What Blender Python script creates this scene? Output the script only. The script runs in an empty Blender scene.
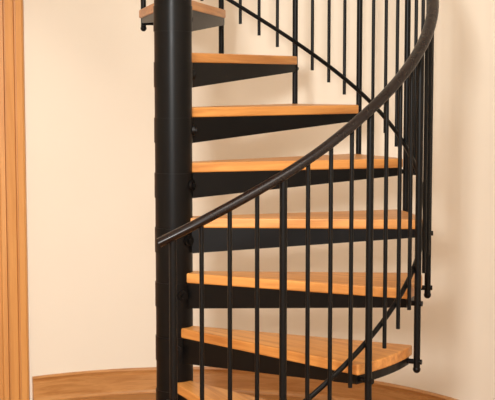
import bpy, bmesh, math
from mathutils import Vector, Matrix
sc=bpy.context.scene
sc.view_settings.view_transform='Standard'
sc.view_settings.look='None'

# ---------------- materials ----------------
def newmat(name):
    m=bpy.data.materials.new(name); m.use_nodes=True
    nt=m.node_tree; b=nt.nodes['Principled BSDF']
    return m,nt,b
def lin(c):
    return tuple(((x/255)/12.92 if x/255<=0.04045 else ((x/255+0.055)/1.055)**2.4) for x in c)+(1,)
def wood(name,c1,c2,scale=(1.2,22,22),rough=0.35,coat=0.3):
    m,nt,b=newmat(name); N=nt.nodes; L=nt.links
    tc=N.new('ShaderNodeTexCoord'); mp=N.new('ShaderNodeMapping')
    mp.inputs['Scale'].default_value=scale
    oi=N.new('ShaderNodeObjectInfo'); ml=N.new('ShaderNodeMath'); ml.operation='MULTIPLY'; ml.inputs[1].default_value=37
    L.new(oi.outputs['Random'],ml.inputs[0]); L.new(ml.outputs[0],mp.inputs['Location'])
    n=N.new('ShaderNodeTexNoise'); n.inputs['Scale'].default_value=1.6; n.inputs['Detail'].default_value=7; n.inputs['Roughness'].default_value=0.62
    n.inputs['Distortion'].default_value=0.6
    r=N.new('ShaderNodeValToRGB'); r.color_ramp.elements[0].position=0.33; r.color_ramp.elements[0].color=lin(c1)
    r.color_ramp.elements[1].position=0.62; r.color_ramp.elements[1].color=lin(c2)
    L.new(tc.outputs['Object'],mp.inputs['Vector']); L.new(mp.outputs[0],n.inputs['Vector'])
    L.new(n.outputs['Fac'],r.inputs['Fac']); L.new(r.outputs[0],b.inputs['Base Color'])
    bp=N.new('ShaderNodeBump'); bp.inputs['Strength'].default_value=0.06; L.new(n.outputs['Fac'],bp.inputs['Height']); L.new(bp.outputs[0],b.inputs['Normal'])
    b.inputs['Roughness'].default_value=rough; b.inputs['Coat Weight'].default_value=coat; b.inputs['Coat Roughness'].default_value=0.2
    return m
M_tread=wood('oak_tread',(168,106,46),(208,146,76),coat=0.12,rough=0.42)
M_trimwood=wood('oak_trim',(188,128,64),(204,146,80),scale=(16,16,0.8),rough=0.45,coat=0.15)
M_base=wood('oak_baseboard',(170,114,58),(198,144,86),scale=(3,3,30),rough=0.4)
def plank():
    m,nt,b=newmat('oak_floor'); N=nt.nodes; L=nt.links
    tc=N.new('ShaderNodeTexCoord')
    br=N.new('ShaderNodeTexBrick'); br.inputs['Scale'].default_value=1.0
    br.inputs['Brick Width'].default_value=1.1; br.inputs['Row Height'].default_value=0.08; br.inputs['Mortar Size'].default_value=0.0015
    br.inputs['Color1'].default_value=lin((186,130,74)); br.inputs['Color2'].default_value=lin((202,150,92)); br.inputs['Mortar'].default_value=lin((110,66,30))
    mp=N.new('ShaderNodeMapping'); mp.inputs['Scale'].default_value=(1.5,30,1)
    n=N.new('ShaderNodeTexNoise'); n.inputs['Detail'].default_value=6; n.inputs['Scale'].default_value=1.5
    mx=N.new('ShaderNodeMix'); mx.data_type='RGBA'; mx.blend_type='MULTIPLY'; mx.inputs[0].default_value=0.35
    L.new(tc.outputs['Object'],br.inputs['Vector']); L.new(tc.outputs['Object'],mp.inputs['Vector']); L.new(mp.outputs[0],n.inputs['Vector'])
    L.new(br.outputs['Color'],mx.inputs[6]); L.new(n.outputs['Fac'],mx.inputs[7]); L.new(mx.outputs[2],b.inputs['Base Color'])
    b.inputs['Roughness'].default_value=0.3
    return m
M_floor=plank()
def wallmat(name,c):
    m,nt,b=newmat(name); N=nt.nodes; L=nt.links
    tc=N.new('ShaderNodeTexCoord'); n=N.new('ShaderNodeTexNoise'); n.inputs['Scale'].default_value=1.3; n.inputs['Detail'].default_value=3
    r=N.new('ShaderNodeValToRGB'); r.color_ramp.elements[0].position=0.3; r.color_ramp.elements[1].position=0.7
    r.color_ramp.elements[0].color=lin(tuple(x-3 for x in c)); r.color_ramp.elements[1].color=lin(c)
    L.new(tc.outputs['Object'],n.inputs['Vector']); L.new(n.outputs['Fac'],r.inputs['Fac']); L.new(r.outputs[0],b.inputs['Base Color'])
    n2=N.new('ShaderNodeTexNoise'); n2.inputs['Scale'].default_value=180
    bp=N.new('ShaderNodeBump'); bp.inputs['Strength'].default_value=0.05; bp.inputs['Distance'].default_value=0.002
    L.new(tc.outputs['Object'],n2.inputs['Vector']); L.new(n2.outputs['Fac'],bp.inputs['Height']); L.new(bp.outputs[0],b.inputs['Normal'])
    b.inputs['Roughness'].default_value=0.7
    return m
M_wall=wallmat('cream_paint',(237,228,212))
M_ceil=wallmat('ceiling_paint',(240,237,230))
def steel(name,c,rough,spec=0.5):
    m,nt,b=newmat(name); N=nt.nodes; L=nt.links
    n=N.new('ShaderNodeTexNoise'); n.inputs['Scale'].default_value=60
    mr=N.new('ShaderNodeMapRange'); mr.inputs[3].default_value=rough-0.05; mr.inputs[4].default_value=rough+0.07
    L.new(n.outputs['Fac'],mr.inputs[0]); L.new(mr.outputs[0],b.inputs['Roughness'])
    b.inputs['Base Color'].default_value=lin(c); b.inputs['Specular IOR Level'].default_value=spec
    return m
M_steel=steel('black_powdercoat',(10,9,9),0.34,0.15)
M_rail=steel('black_vinyl_handrail',(20,12,11),0.27,0.26)
M_brass=steel('brass',(190,150,70),0.3)

# ---------------- helpers ----------------
def obj(name,bm,mat,parent=None,smooth=False,bevel=0):
    bmesh.ops.recalc_face_normals(bm,faces=bm.faces)
    me=bpy.data.meshes.new(name); bm.to_mesh(me); bm.free()
    o=bpy.data.objects.new(name,me); sc.collection.objects.link(o)
    me.materials.append(mat)
    if smooth:
        for p in me.polygons: p.use_smooth=True
        try: me.set_sharp_from_angle(angle=math.radians(40))
        except Exception: pass
    if bevel:
        md=o.modifiers.new('bev','BEVEL'); md.width=bevel; md.segments=2; md.limit_method='ANGLE'
    if parent: o.parent=parent
    return o
def cyl(bm,x,y,z0,z1,r,seg=16):
    ret=bmesh.ops.create_cone(bm,cap_ends=True,segments=seg,radius1=r,radius2=r,depth=z1-z0,matrix=Matrix.Translation((x,y,(z0+z1)/2)))
def rod(bm,a,b,r,seg=12):
    a=Vector(a);b=Vector(b);d=b-a
    M=Matrix.Translation((a+b)/2)@d.to_track_quat('Z','Y').to_matrix().to_4x4()
    bmesh.ops.create_cone(bm,cap_ends=True,segments=seg,radius1=r,radius2=r,depth=d.length,matrix=M)
def ball(bm,p,r):
    bmesh.ops.create_uvsphere(bm,u_segments=14,v_segments=8,radius=r,matrix=Matrix.Translation(p))
def prism(bm,pts,z0,z1):
    n=len(pts)
    lo=[bm.verts.new((x,y,z0)) for x,y in pts]; hi=[bm.verts.new((x,y,z1)) for x,y in pts]
    bm.faces.new(lo[::-1]); bm.faces.new(hi)
    for i in range(n):
        j=(i+1)%n; bm.faces.new((lo[i],lo[j],hi[j],hi[i]))
def box(bm,x0,x1,y0,y1,z0,z1): prism(bm,[(x0,y0),(x1,y0),(x1,y1),(x0,y1)],z0,z1)
def sweep(bm,path,prof):
    """path: list of (pos, radial vector, up vector); prof: closed list of (r,u)"""
    rings=[]
    for p,rv,uv in path:
        rings.append([bm.verts.new(p+rv*a+uv*b) for a,b in prof])
    m=len(prof)
    for i in range(len(rings)-1):
        for k in range(m):
            l=(k+1)%m; bm.faces.new((rings[i][k],rings[i][l],rings[i+1][l],rings[i+1][k]))
    bm.faces.new(rings[0][::-1]); bm.faces.new(rings[-1])

# ---------------- staircase ----------------
STEP=20.9; TH1=-86.9; RISE=0.2; NST=14
RB=0.925; RT=0.903; RC=0.068; WT=0.036
def nosez(th): return RISE+RISE*(th-TH1)/STEP
def P(r,th,z): t=math.radians(th); return Vector((r*math.cos(t),r*math.sin(t),z))
stair=bpy.data.objects.new('spiral_staircase',None); sc.collection.objects.link(stair)

# column with base plate
bm=bmesh.new()
cyl(bm,0,0,0.012,3.3,RC,64); cyl(bm,0,0,0,0.012,0.14,48); 
for k in range(4):
    a=math.radians(45+90*k); cyl(bm,0.108*math.cos(a),0.108*math.sin(a),0.012,0.024,0.011,6)
obj('center_column',bm,M_steel,stair,True)

def helix(off,r,t0,t1,prof,extra=None,step=2.5):
    path=[];n=int((t1-t0)/step)
    for i in range(n+1):
        th=t0+(t1-t0)*i/n; t=math.radians(th)
        z=nosez(th)+off+(extra(th) if extra else 0)
        slope=math.atan2(RISE/math.radians(STEP),r)
        tan=Vector((-math.sin(t)*math.cos(slope),math.cos(t)*math.cos(slope),math.sin(slope)))
        rv=Vector((math.cos(t),math.sin(t),0)); uv=rv.cross(tan)
        path.append((P(r,th,z),rv,uv))
    bm=bmesh.new(); sweep(bm,path,prof); return bm
RAILOFF=0.812
TEND=TH1+STEP*(NST-1)
ex=lambda th: 0.035*max(0,(-58-th)/30)**1.3 if th<-58 else 0
prof=[(0.021*math.cos(a),0.0145*math.sin(a)) for a in [2*math.pi*i/20 for i in range(20)]]
bm=helix(RAILOFF,RB+0.003,-89.4,TEND+2,prof,ex)
obj('handrail',bm,M_rail,stair,True)
prof=[(0.0085*math.cos(a),0.0085*math.sin(a)) for a in [2*math.pi*i/12 for i in range(12)]]
bm=helix(0.065,RB-0.016,TH1,TEND,prof)
obj('lower_spiral_rail',bm,M_steel,stair,True)

for n in range(1,NST+1):
    th=TH1+STEP*(n-1); zt=RISE*n
    A=math.radians(STEP)
    # --- wood tread, local frame x radial, y towards rear
    def tread_poly(nv,rv,ro,ri):
        a0=-math.asin(nv/ro); a1=A+math.asin(rv/ro)
        pts=[(ri,-min(nv,ri*0.7))]
        K=10
        for k in range(K+1):
            a=a0+(a1-a0)*k/K; pts.append((ro*math.cos(a),ro*math.sin(a)))
        nx,ny=-math.sin(A),math.cos(A)
        pts.append((ri*math.cos(A)+nx*rv,ri*math.sin(A)+ny*rv))
        return pts
    bm=bmesh.new(); prism(bm,tread_poly(0.024,0.022,RT,0.05),-WT,0)
    o=obj('tread_%d'%n,bm,M_tread,stair,False,0.005); o.location=(0,0,zt); o.rotation_euler=(0,0,math.radians(th))
    # --- steel support
    bm=bmesh.new()
    def web(v0,v1,d0,d1,ang,x0=0.055,x1=0.885):
        c,s=math.cos(ang),math.sin(ang)
        vs=[]
        for v in (v0,v1):
            for (u,z) in ((x0,-WT),(x1,-WT),(x1,-WT-d1),(x0,-WT-d0)):
                vs.append(bm.verts.new((u*c-v*s,u*s+v*c,z)))
        f=[(0,1,2,3),(7,6,5,4),(0,4,5,1),(1,5,6,2),(2,6,7,3),(3,7,4,0)]
        for q in f: bm.faces.new([vs[i] for i in q])
    web(-0.020,-0.012,0.095,0.030,0)
    web(0.006,0.012,0.05,0.022,A)
    # outer band under the wood following the tread end
    inner=[];outer=[]
    a0=-math.asin(0.02/0.89); a1=A+math.asin(0.014/0.89)
    K=8
    for k in range(K+1):
        a=a0+(a1-a0)*k/K; outer.append((0.893*math.cos(a),0.893*math.sin(a))); inner.append((0.885*math.cos(a),0.885*math.sin(a)))
    for k in range(K):
        prism(bm,[inner[k],outer[k],outer[k+1],inner[k+1]],-WT-0.03,-WT)
    # hub
    cyl(bm,0,0,-WT-0.09,-WT+0.0,RC+0.0025,48)
    # clamp boss + set bolt on the hub, in front of the bracket
    ab=math.radians(-38)
    rod(bm,((RC-0.01)*math.cos(ab),(RC-0.01)*math.sin(ab),-WT-0.045),((RC+0.010)*math.cos(ab),(RC+0.010)*math.sin(ab),-WT-0.045),0.020,24)
    rod(bm,((RC)*math.cos(ab),(RC)*math.sin(ab),-WT-0.045),((RC+0.017)*math.cos(ab),(RC+0.017)*math.sin(ab),-WT-0.045),0.009,6)
    # lugs to the two balusters
    zl=-WT-0.016
    rod(bm,(0.88,0,zl),(RB+0.017,0,zl),0.009)
    c,s=math.cos(A),math.sin(A)
    rod(bm,(0.88*c,0.88*s,zl),((RB+0.017)*c,(RB+0.017)*s,zl),0.009)
    o=obj('tread_support_%d'%n,bm,M_steel,stair,True); o.location=(0,0,zt); o.rotation_euler=(0,0,math.radians(th))
    # --- main baluster
    bm=bmesh.new()
    zb=0.0 if n==1 else RISE*(n-1)-0.078
    zr=nosez(th)+RAILOFF+ex(th)-0.006
    x,y,_=P(RB,th,0); cyl(bm,x,y,zb,zr,0.0115,16)
    if n>1: ball(bm,(x,y,zb),0.0135)
    else: cyl(bm,x,y,0,0.012,0.035,24)
    obj('post_baluster_%d'%n,bm,M_steel,stair,True)
    if n<NST:
        bm=bmesh.new()
        for k in (1,2,3):
            t2=th+STEP*k/4
            x,y,_=P(RB,t2,0); cyl(bm,x,y,max(nosez(t2)-0.01,0.0),nosez(t2)+RAILOFF+ex(t2)-0.006,0.0068,12)
        obj('balusters_%d'%n,bm,M_steel,stair,True)

# ---------------- room ----------------
RW=1.42; AL=121.6; AR=0.0; H=3.3
wx=RW*math.cos(math.radians(AL)); wy=RW*math.sin(math.radians(AL))
def arcwall(bm,ri,ro,z0,z1,a0,a1,K=90):
    pi=[];po=[]
    for k in range(K+1):
        a=math.radians(a0+(a1-a0)*k/K); pi.append((ri*math.cos(a),ri*math.sin(a))); po.append((ro*math.cos(a),ro*math.sin(a)))
    li=[bm.verts.new((*p,z0)) for p in pi]; hi=[bm.verts.new((*p,z1)) for p in pi]
    lo=[bm.verts.new((*p,z0)) for p in po]; ho=[bm.verts.new((*p,z1)) for p in po]
    for k in range(K):
        bm.faces.new((li[k],li[k+1],hi[k+1],hi[k])); bm.faces.new((lo[k],lo[k+1],ho[k+1],ho[k]))
        bm.faces.new((hi[k],hi[k+1],ho[k+1],ho[k])); bm.faces.new((li[k],li[k+1],lo[k+1],lo[k]))
    bm.faces.new((li[0],hi[0],ho[0],lo[0])); bm.faces.new((li[K],hi[K],ho[K],lo[K]))
bm=bmesh.new(); arcwall(bm,RW,RW+0.12,0,H,AR,AL); obj('wall_back',bm,M_wall,None,True)
bm=bmesh.new(); box(bm,RW,RW+0.12,-6.2,0,0,H); obj('wall_right',bm,M_wall)
# left flat wall with door opening
DX1=wx-0.125; DX0=DX1-0.82; DH=2.08
bm=bmesh.new()
box(bm,DX1,wx,wy,wy+0.14,0,H); box(bm,-3.0,DX0,wy,wy+0.14,0,H); box(bm,DX0,DX1,wy,wy+0.14,DH,H)
obj('wall_door',bm,M_wall)
bm=bmesh.new(); box(bm,-3.12,-3.0,-6.2,wy+0.14,0,H); obj('wall_left',bm,M_wall)
bm=bmesh.new(); box(bm,-3.12,RW+0.12,-6.2,RW+0.12,-0.1,0); obj('floor',bm,M_floor)
bm=bmesh.new(); box(bm,-3.12,RW+0.12,-6.2,RW+0.12,H,H+0.1); obj('ceiling',bm,M_ceil)

# casing (moulded profile, vertical) : trim
def casing_profile(w):
    return [(0,0),(0,0.016),(0.006,0.024),(0.028,0.024),(0.030,0.010),(0.036,0.010),(0.038,0.021),(w-0.045,0.026),(w-0.042,0.016),(w-0.036,0.016),(w-0.032,0.030),(w-0.006,0.034),(w,0.028),(w,0)]
W=0.12
bm=bmesh.new()
prism(bm,[(DX1-0.0+u,wy-d) for u,d in casing_profile(W)],0,DH+W)
prism(bm,[(DX0-u,wy-d) for u,d in casing_profile(W)][::-1],0,DH+W)
pr=casing_profile(W)
a=[bm.verts.new((DX0,wy-d,DH+u)) for u,d in pr]; b=[bm.verts.new((DX1,wy-d,DH+u)) for u,d in pr]
for i in range(len(pr)):
    j=(i+1)%len(pr); bm.faces.new((a[i],a[j],b[j],b[i]))
bm.faces.new(a); bm.faces.new(b[::-1])
box(bm,DX1-0.02,DX1,wy,wy+0.14,0,DH); box(bm,DX0,DX0+0.02,wy,wy+0.14,0,DH); box(bm,DX0+0.02,DX1-0.02,wy,wy+0.14,DH-0.02,DH)
obj('trim_1',bm,M_trimwood,None,False)
# door leaf
door=bpy.data.objects.new('door_1',None); sc.collection.objects.link(door)
bm=bmesh.new(); x0=DX0+0.023; x1=DX1-0.023; yb=wy+0.04
box(bm,x0,x0+0.11,yb,yb+0.04,0.005,DH-0.023); box(bm,x1-0.11,x1,yb,yb+0.04,0.005,DH-0.023)
for z0,z1 in ((0.005,0.23),(0.95,1.1),(DH-0.14,DH-0.023)): box(bm,x0+0.11,x1-0.11,yb,yb+0.04,z0,z1)
obj('door_frame',bm,M_trimwood,door,False,0.003)
bm=bmesh.new()
for z0,z1 in ((0.23,0.95),(1.1,DH-0.14)): box(bm,x0+0.11,x1-0.11,yb+0.012,yb+0.028,z0,z1)
obj('door_panels',bm,M_trimwood,door)
bm=bmesh.new(); ball(bm,(x0+0.055,yb-0.045,1.0),0.027); rod(bm,(x0+0.055,yb-0.045,1.0),(x0+0.055,yb,1.0),0.009)
obj('door_knob',bm,M_brass,door,True)

# baseboards
bp=[(0,0),(0.026,0),(0.026,0.010),(0.021,0.018),(0.015,0.022),(0.015,0.088),(0.009,0.092),(0.009,0.104),(0.014,0.110),(0.010,0.118),(0,0.12)]
bm=bmesh.new(); path=[]
for k in range(91):
    a=math.radians(AR+(AL-0.3-AR)*k/90); path.append((Vector((RW*math.cos(a),RW*math.sin(a),0)),Vector((-math.cos(a),-math.sin(a),0)),Vector((0,0,1))))
sweep(bm,path,bp); obj('baseboard_back',bm,M_base,None,True)
def strbase(name,p,q,nrm):
    bm=bmesh.new(); sweep(bm,[(Vector(p),Vector(nrm),Vector((0,0,1))),(Vector(q),Vector(nrm),Vector((0,0,1)))],bp); obj(name,bm,M_base)
strbase('baseboard_right',(RW,-6.2,0),(RW,0,0),(-1,0,0))
strbase('baseboard_door_wall',(-3,wy,0),(DX0-W,wy,0),(0,-1,0))
strbase('baseboard_left',(-3,-6.2,0),(-3,wy,0),(1,0,0))

# ---------------- camera ----------------
cam=bpy.data.cameras.new('camera'); co=bpy.data.objects.new('camera',cam); sc.collection.objects.link(co)
F=1270
cam.sensor_fit='HORIZONTAL'; cam.sensor_width=36; cam.lens=F/495*36
co.location=(0.269,-4.62,1.5)
co.rotation_euler=(math.radians(90)-math.atan(120/F),0,0)
sc.camera=co

# ---------------- lights ----------------
def area(name,loc,tgt,size,power,col):
    l=bpy.data.lights.new(name,'AREA'); l.shape='RECTANGLE'; l.size=size[0]; l.size_y=size[1]; l.energy=power; l.color=col
    o=bpy.data.objects.new(name,l); sc.collection.objects.link(o); o.location=loc
    o.rotation_euler=(Vector(tgt)-Vector(loc)).to_track_quat('-Z','Y').to_euler(); return o
area('front_key',(-0.5,-4.9,2.1),(0.25,0.3,1.15),(0.5,0.5),165,(1.0,0.98,0.945))  # added key beside the camera for a flash-lit look, no window here
area('overhead_area',(0.2,-1.9,3.2),(0.2,-1.2,0),(1.4,1.4),58,(1.0,0.96,0.9))  # broad soft area light just below the ceiling, no fixture modelled
w=bpy.data.worlds.new('world'); sc.world=w; w.use_nodes=True
w.node_tree.nodes['Background'].inputs[0].default_value=(1.0,0.97,0.93,1); w.node_tree.nodes['Background'].inputs[1].default_value=1.35
